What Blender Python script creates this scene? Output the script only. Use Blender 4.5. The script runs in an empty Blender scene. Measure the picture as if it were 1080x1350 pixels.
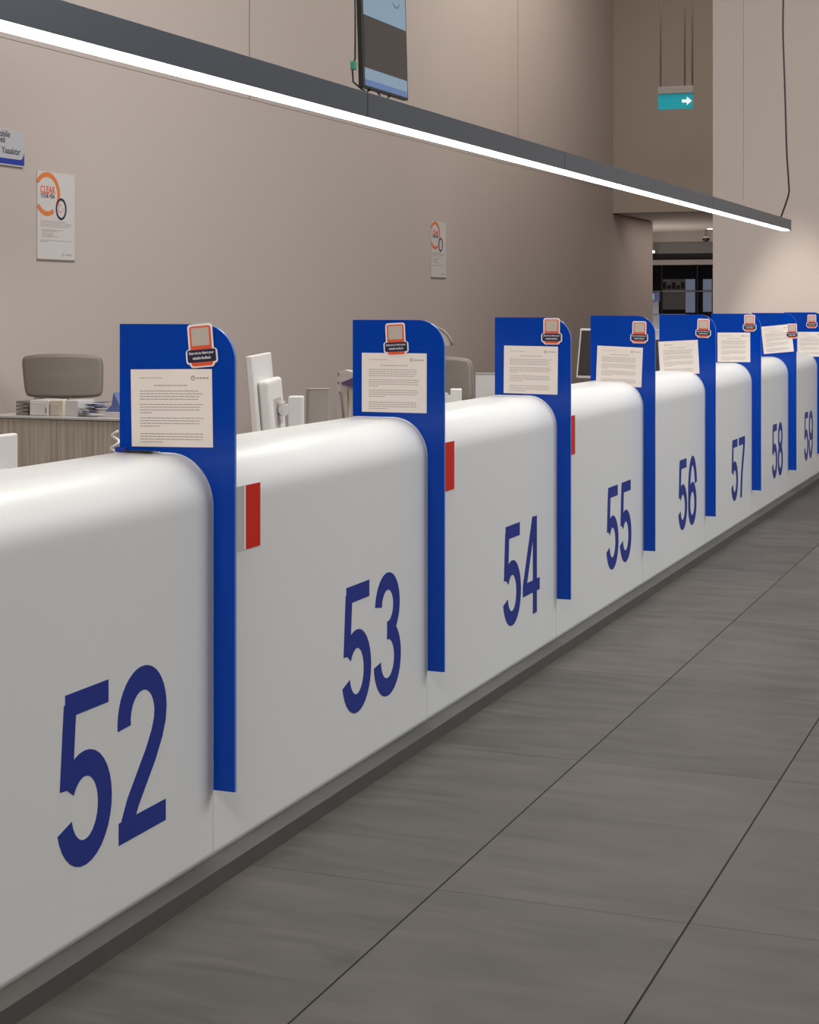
import bpy, bmesh, math, random
from mathutils import Vector, Matrix
PI = math.pi
scene = bpy.context.scene
COL = scene.collection
# ------------------------------------------------------------------ camera geometry (metres)
CX, H0, F, CH = 540.0, 405.0, 2244.0, 1.5
TH = math.atan(885.0 / F)
ST, CT = math.sin(TH), math.cos(TH)
def ray(px, py):
    r = (px - CX) / F; u = (H0 - py) / F
    return (-ST + r * CT, CT + r * ST, u)
def on_x(px, py, X):
    d = ray(px, py); t = X / d[0]; return Vector((X, t * d[1], CH + t * d[2]))
def on_y(px, py, Y):
    d = ray(px, py); t = Y / d[1]; return Vector((t * d[0], Y, CH + t * d[2]))

# ------------------------------------------------------------------ materials
def mat(name, color, rough=0.5, metal=0.0, spec=0.5, bump=0.0, bscale=80, vary=0.0, vscale=6, coat=0.0, emit=None, estr=0.0, alpha=1.0):
    m = bpy.data.materials.new(name); m.use_nodes = True
    nt = m.node_tree; N = nt.nodes; L = nt.links
    b = N['Principled BSDF']
    b.inputs['Base Color'].default_value = (*color, 1)
    b.inputs['Roughness'].default_value = rough
    b.inputs['Metallic'].default_value = metal
    b.inputs['Specular IOR Level'].default_value = spec
    b.inputs['Coat Weight'].default_value = coat
    b.inputs['Alpha'].default_value = alpha
    if emit:
        b.inputs['Emission Color'].default_value = (*emit, 1)
        b.inputs['Emission Strength'].default_value = estr
    tc = None
    if vary or bump:
        tc = N.new('ShaderNodeTexCoord')
    if vary:
        n = N.new('ShaderNodeTexNoise'); n.inputs['Scale'].default_value = vscale; n.inputs['Detail'].default_value = 4
        L.new(tc.outputs['Object'], n.inputs['Vector'])
        mp = N.new('ShaderNodeMapRange'); mp.inputs['To Min'].default_value = 1 - vary; mp.inputs['To Max'].default_value = 1 + vary
        L.new(n.outputs['Fac'], mp.inputs['Value'])
        mx = N.new('ShaderNodeVectorMath'); mx.operation = 'SCALE'; mx.inputs[0].default_value = color
        L.new(mp.outputs['Result'], mx.inputs['Scale']); L.new(mx.outputs['Vector'], b.inputs['Base Color'])
    if bump:
        n2 = N.new('ShaderNodeTexNoise'); n2.inputs['Scale'].default_value = bscale; n2.inputs['Detail'].default_value = 3
        L.new(tc.outputs['Object'], n2.inputs['Vector'])
        bp = N.new('ShaderNodeBump'); bp.inputs['Strength'].default_value = bump; bp.inputs['Distance'].default_value = 0.002
        L.new(n2.outputs['Fac'], bp.inputs['Height']); L.new(bp.outputs['Normal'], b.inputs['Normal'])
    return m

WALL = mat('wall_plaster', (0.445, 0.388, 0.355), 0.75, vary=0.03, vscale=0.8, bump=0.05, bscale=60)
WALLD = mat('bulkhead_dimmed_wall', (0.34, 0.285, 0.24), 0.8, vary=0.03, vscale=0.8)  # wall tone darkened, the dim light up there is put into the colour
JOINT = mat('joint_shadow_gap', (0.10, 0.085, 0.075), 0.9)
CEIL = mat('ceiling_paint', (0.60, 0.56, 0.52), 0.9)
WHITE = mat('counter_solid_surface', (0.70, 0.715, 0.71), 0.38, vary=0.012, vscale=3, spec=0.4)
PLINTH = mat('plinth_stone', (0.075, 0.073, 0.066), 0.6, vary=0.12, vscale=9)
NAVY = mat('number_vinyl', (0.018, 0.035, 0.24), 0.45, spec=0.2)
PAPER = mat('paper', (0.84, 0.77, 0.715), 0.75, vary=0.01, vscale=12)
PAPERW = mat('poster_paper', (0.53, 0.505, 0.495), 0.6)
INK = mat('faded_ink', (0.37, 0.32, 0.29), 0.8)
INKD = mat('dark_ink', (0.05, 0.05, 0.06), 0.8)
STW = mat('sticker_white', (0.84, 0.78, 0.76), 0.4)
STO = mat('sticker_orange', (0.72, 0.10, 0.035), 0.4)
STN = mat('sticker_navy', (0.012, 0.016, 0.06), 0.4)
STP = mat('sticker_pale', (0.50, 0.44, 0.38), 0.5)
ORANGE = mat('poster_orange', (0.62, 0.17, 0.035), 0.5)
RED = mat('plaque_red', (0.60, 0.02, 0.01), 0.4, spec=0.2)
PLQ = mat('plaque_grey', (0.52, 0.53, 0.50), 0.35)
BARG = mat('anodised_dark_grey', (0.070, 0.088, 0.110), 0.35, metal=0.3, vary=0.04, vscale=3)
SEAM = mat('seam_black', (0.012, 0.012, 0.013), 0.6)
GLOW = mat('light_diffuser', (0.9, 0.9, 0.9), 0.4, emit=(1.0, 0.955, 0.90), estr=7.5)
BLACK = mat('black_plastic', (0.012, 0.012, 0.013), 0.4)
SCRD = mat('screen_dark', (0.02, 0.018, 0.018), 0.25, emit=(0.9, 0.82, 0.80), estr=0.012)
SCRL = mat('screen_light_blue', (0.02, 0.02, 0.02), 0.25, emit=(0.19, 0.29, 0.38), estr=0.85)
SCRB = mat('screen_mid_blue', (0.02, 0.02, 0.02), 0.25, emit=(0.08, 0.16, 0.36), estr=0.8)
SCRW = mat('screen_marks', (0.02, 0.02, 0.02), 0.25, emit=(0.10, 0.2, 0.3), estr=0.6)
WPL = mat('white_plastic', (0.62, 0.60, 0.585), 0.4)
WPD = mat('grey_joint_plastic', (0.33, 0.30, 0.29), 0.45)
MESH_F = mat('chair_mesh_fabric', (0.27, 0.242, 0.208), 0.9, vary=0.08, vscale=70, bump=0.5, bscale=400)
CHFR = mat('chair_frame_taupe', (0.22, 0.195, 0.168), 0.55)
CHLT = mat('chair_frame_light', (0.50, 0.46, 0.42), 0.5)
CREAM = mat('cream_plastic', (0.56, 0.50, 0.38), 0.5)
METAL = mat('brushed_metal', (0.5, 0.5, 0.5), 0.3, metal=1.0)
PARTN = mat('partition_fabric', (0.30, 0.275, 0.245), 0.85, bump=0.2, bscale=300)
PALEP = mat('pale_panel', (0.50, 0.49, 0.48), 0.6)
GREY = mat('grey_tray_plastic', (0.20, 0.18, 0.16), 0.6)
PBLUE = mat('leaflet_blue', (0.10, 0.14, 0.32), 0.6)
TEAL = mat('exit_teal', (0.0, 0.22, 0.27), 0.4, emit=(0.0, 0.26, 0.32), estr=0.45)
EXW = mat('exit_white', (0.8, 0.8, 0.8), 0.4, emit=(0.6, 0.85, 0.95), estr=0.45)
PURP = mat('lever_purple', (0.10, 0.05, 0.14), 0.5)
GREEN = mat('cable_plug_green', (0.03, 0.25, 0.16), 0.5)
SIGNP = mat('sign_panel_grey', (0.42, 0.43, 0.46), 0.4)
SIGNB = mat('sign_blue', (0.006, 0.03, 0.30), 0.4)
SHOPD = mat('shop_dark', (0.018, 0.016, 0.017), 0.5)
SHOPG = mat('shop_fascia_grey', (0.26, 0.25, 0.24), 0.6)
SHOPL = mat('shop_light_strip', (0.45, 0.44, 0.42), 0.6)
SHOPP = mat('shop_lit_panel', (0.1, 0.1, 0.12), 0.5, emit=(0.16, 0.18, 0.25), estr=0.8)
SHOPB = mat('shop_display_brown', (0.06, 0.055, 0.05), 0.5, emit=(0.06, 0.052, 0.045), estr=0.6)
KIOSK = mat('kiosk_bluegrey', (0.24, 0.26, 0.31), 0.5)
LAMP = mat('downlight_lens', (0.9, 0.9, 0.9), 0.4, emit=(1, 0.9, 0.85), estr=9)

def mat_floor():
    m = bpy.data.materials.new('floor_slate_tile'); m.use_nodes = True
    nt = m.node_tree; N = nt.nodes; L = nt.links; b = N['Principled BSDF']; b.inputs['Specular IOR Level'].default_value = 0.22
    tc = N.new('ShaderNodeTexCoord'); sp = N.new('ShaderNodeSeparateXYZ'); L.new(tc.outputs['Object'], sp.inputs[0])
    def math_(op, a, bb=None, c=None):
        n = N.new('ShaderNodeMath'); n.operation = op
        for i, v in enumerate((a, bb, c)):
            if v is None: continue
            if isinstance(v, (int, float)): n.inputs[i].default_value = v
            else: L.new(v, n.inputs[i])
        return n.outputs[0]
    def line(sock, off, size, half):
        u = math_('DIVIDE', math_('SUBTRACT', sock, off), size)
        fr = math_('FRACT', u)
        d = math_('MINIMUM', fr, math_('SUBTRACT', 1.0, fr))
        return math_('LESS_THAN', math_('MULTIPLY', d, size), half), math_('FLOOR', u)
    lx, ix = line(sp.outputs['X'], -1.543, 0.655, 0.0026)
    ly, iy = line(sp.outputs['Y'], 4.105, 1.343, 0.0023)
    ln = math_('MAXIMUM', lx, math_('MULTIPLY', ly, 0.6))
    wn = N.new('ShaderNodeTexWhiteNoise'); wn.noise_dimensions = '2D'
    cb = N.new('ShaderNodeCombineXYZ'); L.new(ix, cb.inputs[0]); L.new(iy, cb.inputs[1]); L.new(cb.outputs[0], wn.inputs['Vector'])
    # slate streaks, offset per tile
    mp = N.new('ShaderNodeMapping'); mp.inputs['Rotation'].default_value = (0, 0, math.radians(38)); mp.inputs['Scale'].default_value = (1.6, 7.0, 1)
    ad = N.new('ShaderNodeVectorMath'); ad.operation = 'MULTIPLY_ADD'
    L.new(cb.outputs[0], ad.inputs[0]); ad.inputs[1].default_value = (3.7, 5.3, 0); L.new(tc.outputs['Object'], ad.inputs[2])
    L.new(ad.outputs[0], mp.inputs['Vector'])
    n1 = N.new('ShaderNodeTexNoise'); n1.inputs['Scale'].default_value = 1.6; n1.inputs['Detail'].default_value = 9; n1.inputs['Roughness'].default_value = 0.62; n1.inputs['Distortion'].default_value = 0.6
    L.new(mp.outputs[0], n1.inputs['Vector'])
    n2 = N.new('ShaderNodeTexNoise'); n2.inputs['Scale'].default_value = 1.7; n2.inputs['Detail'].default_value = 5
    L.new(ad.outputs[0], n2.inputs['Vector'])
    cr = N.new('ShaderNodeValToRGB')
    cr.color_ramp.elements[0].position = 0.30; cr.color_ramp.elements[0].color = (0.040, 0.0370, 0.0335, 1)
    cr.color_ramp.elements[1].position = 0.72; cr.color_ramp.elements[1].color = (0.100, 0.092, 0.083, 1)
    mixv = math_('ADD', math_('MULTIPLY', n1.outputs['Fac'], 0.62), math_('ADD', math_('MULTIPLY', n2.outputs['Fac'], 0.30), math_('MULTIPLY', wn.outputs['Value'], 0.08)))
    L.new(mixv, cr.inputs['Fac'])
    mx = N.new('ShaderNodeMix'); mx.data_type = 'RGBA'
    L.new(math_('MULTIPLY', ln, 0.95), mx.inputs['Factor']); L.new(cr.outputs['Color'], mx.inputs['A']); mx.inputs['B'].default_value = (0.008, 0.0075, 0.007, 1)
    L.new(mx.outputs['Result'], b.inputs['Base Color'])
    rr = N.new('ShaderNodeMapRange'); rr.inputs['To Min'].default_value = 0.42; rr.inputs['To Max'].default_value = 0.7; L.new(n1.outputs['Fac'], rr.inputs['Value'])
    L.new(math_('MAXIMUM', rr.outputs['Result'], ln), b.inputs['Roughness'])
    bp = N.new('ShaderNodeBump'); bp.inputs['Strength'].default_value = 0.35; bp.inputs['Distance'].default_value = 0.006
    L.new(n1.outputs['Fac'], bp.inputs['Height']); L.new(bp.outputs['Normal'], b.inputs['Normal'])
    return m
FLOOR = mat_floor()

def mat_acrylic():
    m = bpy.data.materials.new('blue_acrylic'); m.use_nodes = True
    nt = m.node_tree; N = nt.nodes; L = nt.links; b = N['Principled BSDF']
    b.inputs['Base Color'].default_value = (0.0, 0.050, 0.41, 1)
    b.inputs['Roughness'].default_value = 0.16; b.inputs['Specular IOR Level'].default_value = 0.2
    tr = N.new('ShaderNodeBsdfTransparent'); tr.inputs['Color'].default_value = (0.35, 0.5, 1.0, 1)
    mx = N.new('ShaderNodeMixShader'); mx.inputs[0].default_value = 0.10
    L.new(b.outputs[0], mx.inputs[1]); L.new(tr.outputs[0], mx.inputs[2]); L.new(mx.outputs[0], N['Material Output'].inputs['Surface'])
    return m
ACR = mat_acrylic()
ACRE = mat('acrylic_polished_edge', (0.10, 0.22, 0.58), 0.2)

def mat_glass():
    m = bpy.data.materials.new('shop_glass'); m.use_nodes = True
    nt = m.node_tree; N = nt.nodes; L = nt.links; b = N['Principled BSDF']
    b.inputs['Base Color'].default_value = (0.02, 0.02, 0.03, 1); b.inputs['Roughness'].default_value = 0.05
    tr = N.new('ShaderNodeBsdfTransparent'); mx = N.new('ShaderNodeMixShader'); mx.inputs[0].default_value = 0.85
    L.new(b.outputs[0], mx.inputs[1]); L.new(tr.outputs[0], mx.inputs[2]); L.new(mx.outputs[0], N['Material Output'].inputs['Surface'])
    return m
GLASS = mat_glass()

def mat_grain():
    m = mat('desk_grey_wood', (0.30, 0.262, 0.222), 0.65)
    nt = m.node_tree; N = nt.nodes; L = nt.links; b = N['Principled BSDF']
    tc = N.new('ShaderNodeTexCoord'); mp = N.new('ShaderNodeMapping'); mp.inputs['Scale'].default_value = (45, 45, 1.2)
    n = N.new('ShaderNodeTexNoise'); n.inputs['Scale'].default_value = 1; n.inputs['Detail'].default_value = 3
    cr = N.new('ShaderNodeValToRGB'); cr.color_ramp.elements[0].position = 0.35; cr.color_ramp.elements[1].position = 0.7
    cr.color_ramp.elements[0].color = (0.34, 0.295, 0.25, 1); cr.color_ramp.elements[1].color = (0.52, 0.46, 0.395, 1)
    L.new(tc.outputs['Object'], mp.inputs[0]); L.new(mp.outputs[0], n.inputs['Vector']); L.new(n.outputs['Fac'], cr.inputs[0]); L.new(cr.outputs[0], b.inputs['Base Color'])
    return m
GRAIN = mat_grain()

# ------------------------------------------------------------------ mesh builder
class MB:
    def __init__(s): s.bm = bmesh.new(); s.mats = []
    def mi(s, m):
        if m not in s.mats: s.mats.append(m)
        return s.mats.index(m)
    def box(s, x0, y0, z0, x1, y1, z1, m, bev=0.0, mtx=None):
        t = bmesh.new(); bmesh.ops.create_cube(t, size=1.0)
        for v in t.verts: v.co = Vector(((x0 + x1) / 2 + v.co.x * (x1 - x0), (y0 + y1) / 2 + v.co.y * (y1 - y0), (z0 + z1) / 2 + v.co.z * (z1 - z0)))
        if bev: bmesh.ops.bevel(t, geom=list(t.edges), offset=bev, segments=3, profile=0.5, affect='EDGES')
        s.merge(t, m, mtx); return s
    def merge(s, t, m, mtx=None, smooth=False):
        if mtx: bmesh.ops.transform(t, matrix=mtx, verts=t.verts)
        i = s.mi(m); vm = {}
        for v in t.verts: vm[v] = s.bm.verts.new(v.co)
        for f in t.faces:
            try: nf = s.bm.faces.new([vm[v] for v in f.verts])
            except ValueError: continue
            nf.material_index = i; nf.smooth = smooth
        t.free()
    def prism(s, pts, fn, d0, d1, m, msides=None, smooth_sides=False):
        """pts 2-D outline; fn(a,b,d) -> Vector"""
        i = s.mi(m); j = s.mi(msides or m)
        A = [s.bm.verts.new(fn(a, b, d0)) for a, b in pts]; B = [s.bm.verts.new(fn(a, b, d1)) for a, b in pts]
        if smooth_sides:
            A2 = [s.bm.verts.new(v.co) for v in A]; B2 = [s.bm.verts.new(v.co) for v in B]
        else: A2, B2 = A, B
        f = s.bm.faces.new(A2); f.material_index = i
        f = s.bm.faces.new(list(reversed(B2))); f.material_index = i
        n = len(pts)
        for k in range(n):
            f = s.bm.faces.new([A[k], B[k], B[(k + 1) % n], A[(k + 1) % n]]); f.material_index = j; f.smooth = smooth_sides
        return s
    def ribbon(s, pts, t, fn, d0, d1, m, closed=False):
        n = len(pts); i = s.mi(m); rings = []
        for k in range(n):
            if closed: a, b = pts[(k - 1) % n], pts[(k + 1) % n]
            else: a, b = pts[max(k - 1, 0)], pts[min(k + 1, n - 1)]
            dx, dy = b[0] - a[0], b[1] - a[1]; l = math.hypot(dx, dy) or 1; nx, ny = -dy / l * t / 2, dx / l * t / 2
            p = pts[k]; rings.append([s.bm.verts.new(fn(p[0] + q * nx, p[1] + q * ny, d)) for q, d in ((1, d0), (-1, d0), (-1, d1), (1, d1))])
        for k in range(n if closed else n - 1):
            r, q = rings[k], rings[(k + 1) % n]
            for e in range(4):
                f = s.bm.faces.new([r[e], q[e], q[(e + 1) % 4], r[(e + 1) % 4]]); f.material_index = i
        if not closed:
            for r in (rings[0], rings[-1]):
                f = s.bm.faces.new(r); f.material_index = i
        return s
    def tube(s, path, r, m, seg=10, closed=False):
        path = [Vector(p) for p in path]; n = len(path); i = s.mi(m); rings = []; up = None
        for k in range(n):
            if closed: tg = path[(k + 1) % n] - path[(k - 1) % n]
            else: tg = path[min(k + 1, n - 1)] - path[max(k - 1, 0)]
            tg.normalize()
            if up is None: up = tg.orthogonal().normalized()
            else: up = (up - tg * up.dot(tg)); up = up.normalized() if up.length > 1e-6 else tg.orthogonal().normalized()
            w = tg.cross(up); rr = r[k] if isinstance(r, (list, tuple)) else r
            rings.append([s.bm.verts.new(path[k] + (up * math.cos(2 * PI * e / seg) + w * math.sin(2 * PI * e / seg)) * rr) for e in range(seg)])
        for k in range(n if closed else n - 1):
            a, b = rings[k], rings[(k + 1) % n]
            for e in range(seg):
                f = s.bm.faces.new([a[e], a[(e + 1) % seg], b[(e + 1) % seg], b[e]]); f.material_index = i; f.smooth = True
        if not closed:
            for rg in (rings[0], rings[-1]):
                f = s.bm.faces.new(rg); f.material_index = i
        return s
    def cyl(s, p0, p1, r, m, seg=20): return s.tube([p0, p1], r, m, seg)
    def build(s, name, parent=None, loc=None):
        bmesh.ops.recalc_face_normals(s.bm, faces=s.bm.faces)
        me = bpy.data.meshes.new(name); s.bm.to_mesh(me); s.bm.free()
        for m in s.mats: me.materials.append(m)
        o = bpy.data.objects.new(name, me); COL.objects.link(o)
        if parent: o.parent = parent
        if loc is not None: o.location = loc
        return o
def tag(o, label=None, cat=None, group=None, kind=None):
    if label: o['label'] = label
    if cat: o['category'] = cat
    if group: o['group'] = group
    if kind: o['kind'] = kind
    return o
def empty(name, loc, rz=0.0, label=None, cat=None, group=None):
    o = bpy.data.objects.new(name, None); COL.objects.link(o); o.empty_display_size = 0.1
    o.location = loc; o.rotation_euler = (0, 0, rz); return tag(o, label, cat, group)
def structure(o): o['kind'] = 'structure'; return o
def copy_tree(o, parent=None):
    c = o.copy(); COL.objects.link(c); c.parent = parent
    for ch in list(o.children): copy_tree(ch, c)
    return c
def rrect(x0, y0, x1, y1, r, n=6):
    p = []
    for (cx, cy, a0) in ((x1 - r, y1 - r, 0), (x0 + r, y1 - r, 90), (x0 + r, y0 + r, 180), (x1 - r, y0 + r, 270)):
        for k in range(n + 1):
            a = math.radians(a0 + 90 * k / n); p.append((cx + r * math.cos(a), cy + r * math.sin(a)))
    return p
def arc(cx, cy, rx, ry, a0, a1, n=28):
    return [(cx + rx * math.cos(math.radians(a0 + (a1 - a0) * k / n)), cy + ry * math.sin(math.radians(a0 + (a1 - a0) * k / n))) for k in range(n + 1)]
def text_mesh(name, body, size, m, parent, mtx, bold=0.0, align='LEFT', width=None):
    cu = bpy.data.curves.new(name, 'FONT'); cu.body = body; cu.size = size; cu.offset = bold * size; cu.align_x = align; cu.extrude = 0.0004
    cu.resolution_u = 3
    t = bpy.data.objects.new(name + '_tmp', cu); COL.objects.link(t); bpy.context.view_layer.update()
    me = bpy.data.meshes.new_from_object(t.evaluated_get(bpy.context.evaluated_depsgraph_get()))
    bpy.data.objects.remove(t, do_unlink=True); bpy.data.curves.remove(cu)
    if width:
        xs = [v.co.x for v in me.vertices]; w = max(xs) - min(xs); k = width / w
        for v in me.vertices: v.co.x *= k
    me.transform(mtx); me.materials.clear(); me.materials.append(m)
    o = bpy.data.objects.new(name, me); COL.objects.link(o)
    if parent: o.parent = parent
    return o

# ================================================================== SETTING
ZC = 8.0
WX = -7.0
BY = 26.66
structure(MB().box(-14, -5, -0.15, 8.2, 46, 0.0, FLOOR).build('floor'))
structure(MB().box(-14, -5, ZC, 8.2, BY + 0.3, ZC + 0.15, CEIL).build('ceiling'))
w = MB()
ys = [-5, 5.90, 13.80, 21.70, BY]
w.box(WX - 0.30, -5, 0, WX - 0.02, BY + 0.01, ZC, JOINT)
w.box(WX - 0.02, -5, 0, WX, 29.40, 3.40 if False else 3.0, WALL)
w.box(WX - 0.02, -5, 3.0, WX, BY, 3.38, WALL)
for a, b in zip(ys[:-1], ys[1:]):
    w.box(WX - 0.02, a + 0.012, 3.384, WX, b - 0.012, ZC, WALL)
w.box(WX - 0.30, BY, 0, WX - 0.02, 29.40, 3.0, WALL)
structure(w.build('wall_left'))
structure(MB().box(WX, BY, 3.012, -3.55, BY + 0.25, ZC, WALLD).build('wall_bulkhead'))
structure(MB().box(-14, BY + 0.25, 3.012, -3.55, 34.0, 3.10, CEIL).build('ceiling_passage'))
w = MB()
BX = -3.534
w.box(BX + 0.015, 17.52, 0, 8.2, 34, ZC, JOINT)
xs = [BX, -3.22, -1.4, 0.42, 2.24, 8.2]
w.box(BX, 17.50, 0, 8.2, 17.52, 2.60, WALL)
for a, b in zip(xs[:-1], xs[1:]):
    w.box(a + (0.0 if a == BX else 0.0015), 17.50, 2.60, b - 0.0015, 17.52, ZC, WALL)
w.box(BX, 17.52, 0, BX + 0.015, 34, ZC, WALL)
structure(w.build('wall_far'))
structure(MB().box(8.2, -5, 0, 8.4, 17.5, ZC, WALL).build('wall_right'))
structure(MB().box(-7.3, -5.2, 0, 8.4, -5, ZC, WALL).build('wall_back'))
# far end of the passage: band, fascia, strips above the dark shop
SY = 34.0
def pz(py, Y=SY, px=900): return on_y(px, py, Y).z
w = MB()
w.box(-14, SY, pz(320), -3.534, SY + 0.3, 3.10, CEIL)
w.box(-14, SY - 0.02, pz(334), -3.534, SY + 0.3, pz(320), SHOPG)
w.box(-14, SY + 0.05, pz(342.5), -3.534, SY + 0.3, pz(334), SHOPD)
w.box(-14, SY - 0.02, pz(349), -3.534, SY + 0.3, pz(342.5), SHOPL)
structure(w.build('wall_shop_fascia'))
w = MB()
w.box(-14, 38.0, 0, -3.5, 38.2, 3.1, SHOPD); w.box(-14, SY + 0.3, pz(347), -3.5, 38.0, pz(347) + 0.05, SHOPD)
w.box(-14.2, 29.4, 0, -14, 38.2, 3.1, SHOPD); w.box(-3.534, 34, 0, -3.4, 38.2, 3.1, SHOPD)
structure(w.build('wall_shop_interior'))

# shop front glazing in the passage
sf = empty('shop_front', on_y(900, 405, SY + 0.1) * 1, label='dark glazed shop front at the end of the passage beyond the counters', cat='shop front')
sf.location.z = 0
L0 = sf.location.copy()
def loc_box(mb, px0, py0, px1, py1, Y, dy, m):
    a = on_y(px0, py1, Y); b = on_y(px1, py0, Y)
    mb.box(a.x - L0.x, Y - L0.y, a.z, b.x - L0.x, Y + dy - L0.y, b.z, m); return mb
g = MB(); a = on_y(850, 349, SY + 0.1); b = on_y(941, 349, SY + 0.1)
g.box(a.x - L0.x, 0, 0.05, b.x - L0.x, 0.012, a.z, GLASS); g.build('glass_pane', sf)
fr = MB()
for px in (850, 872, 919, 940): loc_box(fr, px, 349, px + 1.2, 500, SY + 0.07, 0.06, SHOPD)
loc_box(fr, 850, 383.2, 941, 384.6, SY + 0.07, 0.06, KIOSK)
fr.build('glazing_frame', sf)
for (x0, y0, x1, y1) in ((904, 368, 916, 382.5), (927, 368, 938, 382.5), (904, 385, 916, 412), (927, 385, 938, 411)):
    p = MB(); loc_box(p, x0, y0, x1, y1, SY + 1.5, 0.05, SHOPP)
    p.build('lit_shelf_panel', sf)
p = MB(); loc_box(p, 873, 368, 903, 408, SY + 1.6, 0.05, SHOPB)
for k in range(5): loc_box(p, 874 + 6 * k, 372 + (k % 2) * 4, 878 + 6 * k, 381, SY + 1.5, 0.05, SHOPD)
p.build('display_cabinet', sf)
# kiosk in front of it
k0 = on_y(864, 405, 31.5); kz = empty('information_kiosk', (k0.x, 31.5, 0), label='blue grey upright kiosk beside the left edge of the passage opening', cat='kiosk')
p = MB(); z1 = on_y(864, 397, 31.5).z; p.box(-0.09, -0.05, 0, 0.06, 0.05, z1, KIOSK, 0.01); p.box(-0.2, -0.15, 0, 0.2, 0.15, 0.04, KIOSK, 0.01); p.build('column', kz)
p = MB(); p.box(-0.10, -0.07, z1, 0.09, 0.0, z1 + 0.17, PBLUE, 0.01); p.build('header', kz)
p = MB(); p.box(-0.07, -0.076, z1 + 0.03, 0.0, -0.07, z1 + 0.14, SCRL); p.build('screen', kz)
# a pale ledge over the divider line
p0 = on_y(888, 414, 31.0); d = MB()
d.box(-0.42, -0.15, p0.z - 0.30, 0.22, 0.15, p0.z, KIOSK, 0.02); d.box(-0.36, -0.1, 0, 0.16, 0.1, p0.z - 0.30, KIOSK, 0.01)
o = d.build('passage_pedestal', None, (p0.x, 31, 0)); tag(o, 'low pale grey pedestal in the passage in front of the shop', 'pedestal')

# ceiling fittings of the passage
def downlight(px, py, z, label):
    dd = ray(px, py); t = (z - CH) / dd[2]; x, y = t * dd[0], t * dd[1]
    e = empty('downlight', (x, y, z), label=label, cat='ceiling light')
    MB().ribbon(arc(0, 0, 0.075, 0.075, 0, 360, 24)[:-1], 0.02, lambda a, b, dd: Vector((a, b, dd)), -0.008, 0.0, CEIL, closed=True).build('trim_ring', e)
    m = MB(); m.prism(arc(0, 0, 0.066, 0.066, 0, 360, 24)[:-1], lambda a, b, dd: Vector((a, b, dd)), -0.006, -0.001, LAMP); m.build('lens', e)
downlight(936.5, 301.5, 3.01, 'round ceiling downlight glowing in the passage ceiling near the far wall edge')
dd = ray(860.5, 332); Yk = 33.6; q = on_y(861.5, 332, Yk)
e = empty('fascia_spotlight', (q.x, Yk, q.z), label='tiny bright spotlight at the left end of the grey fascia', cat='spotlight')
m = MB(); m.cyl((0, 0, 0), (0, 0.1, 0.0), 0.03, METAL); m.box(-0.012, 0.08, -0.012, 0.012, 0.36, 0.012, METAL); m.build('spot_body', e)
m = MB(); m.cyl((0, -0.012, 0), (0, 0.0, 0), 0.025, LAMP); m.build('lens', e)
dd = ray(930.5, 314); t = (3.005 - CH) / dd[2]
q = on_y(931, 314, 33.0)
e = empty('dome_camera', (q.x, 33.0, 3.01), label='dark dome security camera under the passage ceiling', cat='security camera')
m = MB(); m.cyl((0, 0, 0), (0, 0, q.z - 3.01 + 0.05), 0.03, CEIL); m.cyl((0, 0, q.z - 3.01 + 0.05), (0, 0, q.z - 3.01), 0.08, CEIL); m.build('housing', e)
m = MB()
rs = [0.07 * math.cos(math.radians(a)) + 0.001 for a in range(0, 91, 10)]
m.tube([(0, 0, q.z - 3.01 - 0.07 * math.sin(math.radians(a))) for a in range(0, 91, 10)], rs, BLACK, 20); m.build('dome', e)

# ================================================================== COUNTERS
D0, DS = 4.007, 1.587
XF, XB, XO, ZT = -2.14, -2.445, -2.073, 1.107
def counter_profile(off=0.0):
    p = [(XB, 0.9), (XB, 0.06), (XB, 0.0455), (XB + 0.002, 0.0455), (XF - 0.002, 0.0455), (XF, 0.0455), (XF, 0.06), (XF, 0.955)]
    p += [(XF - 0.125 + 0.125 * math.cos(math.radians(a)), ZT - 0.135 + 0.135 * math.sin(math.radians(a))) for a in range(0, 91, 5)]
    p += [(XB + 0.02 + 0.02 * math.cos(math.radians(a)), ZT - 0.02 + 0.02 * math.sin(math.radians(a))) for a in range(90, 181, 15)]
    return p
W_ = 0.57
DG = {
 '5': [([(0.085, 0.935), (0.535, 0.935)], .13), ([(0.135, 0.94), (0.122, 0.80), (0.094, 0.47)], .125),
       (arc(.285, .325, .213, .252, 146, -165), .145)],
 '2': [(arc(.285, .705, .213, .225, 188, 0, 20) + [(.49, .64), (.455, .56), (.38, .45), (.27, .325), (.17, .21), (.105, .10), (.085, .03)], .145), ([(0.012, 0.065), (0.56, 0.065)], .13)],
 '3': [(arc(.280, .730, .193, .200, 176, -92), .14), (arc(.280, .300, .215, .230, 92, -176), .145)],
 '4': [([(.405, 0), (.405, 1.0)], .135), ([(.375, .985), (.055, .315)], .12), ([(0.0, .285), (.57, .285)], .125)],
 '6': [(arc(.287, .310, .213, .240, 0, 360, 40)[:-1], .145, True), (arc(.305, .50, .230, .432, 200, 12, 34), .14)],
 '7': [([(0.01, .935), (.56, .935)], .13), ([(.50, .93), (.455, .80), (.35, .58), (.27, .36), (.225, .15), (.21, 0)], .145)],
 '8': [(arc(.285, .735, .185, .198, 0, 360, 40)[:-1], .14, True), (arc(.285, .298, .213, .228, 0, 360, 40)[:-1], .145, True)],
}
DG['9'] = [([(W_ - x, 1 - y) for x, y in s[0]],) + tuple(s[1:]) for s in DG['6']]
DH = 0.408
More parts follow.
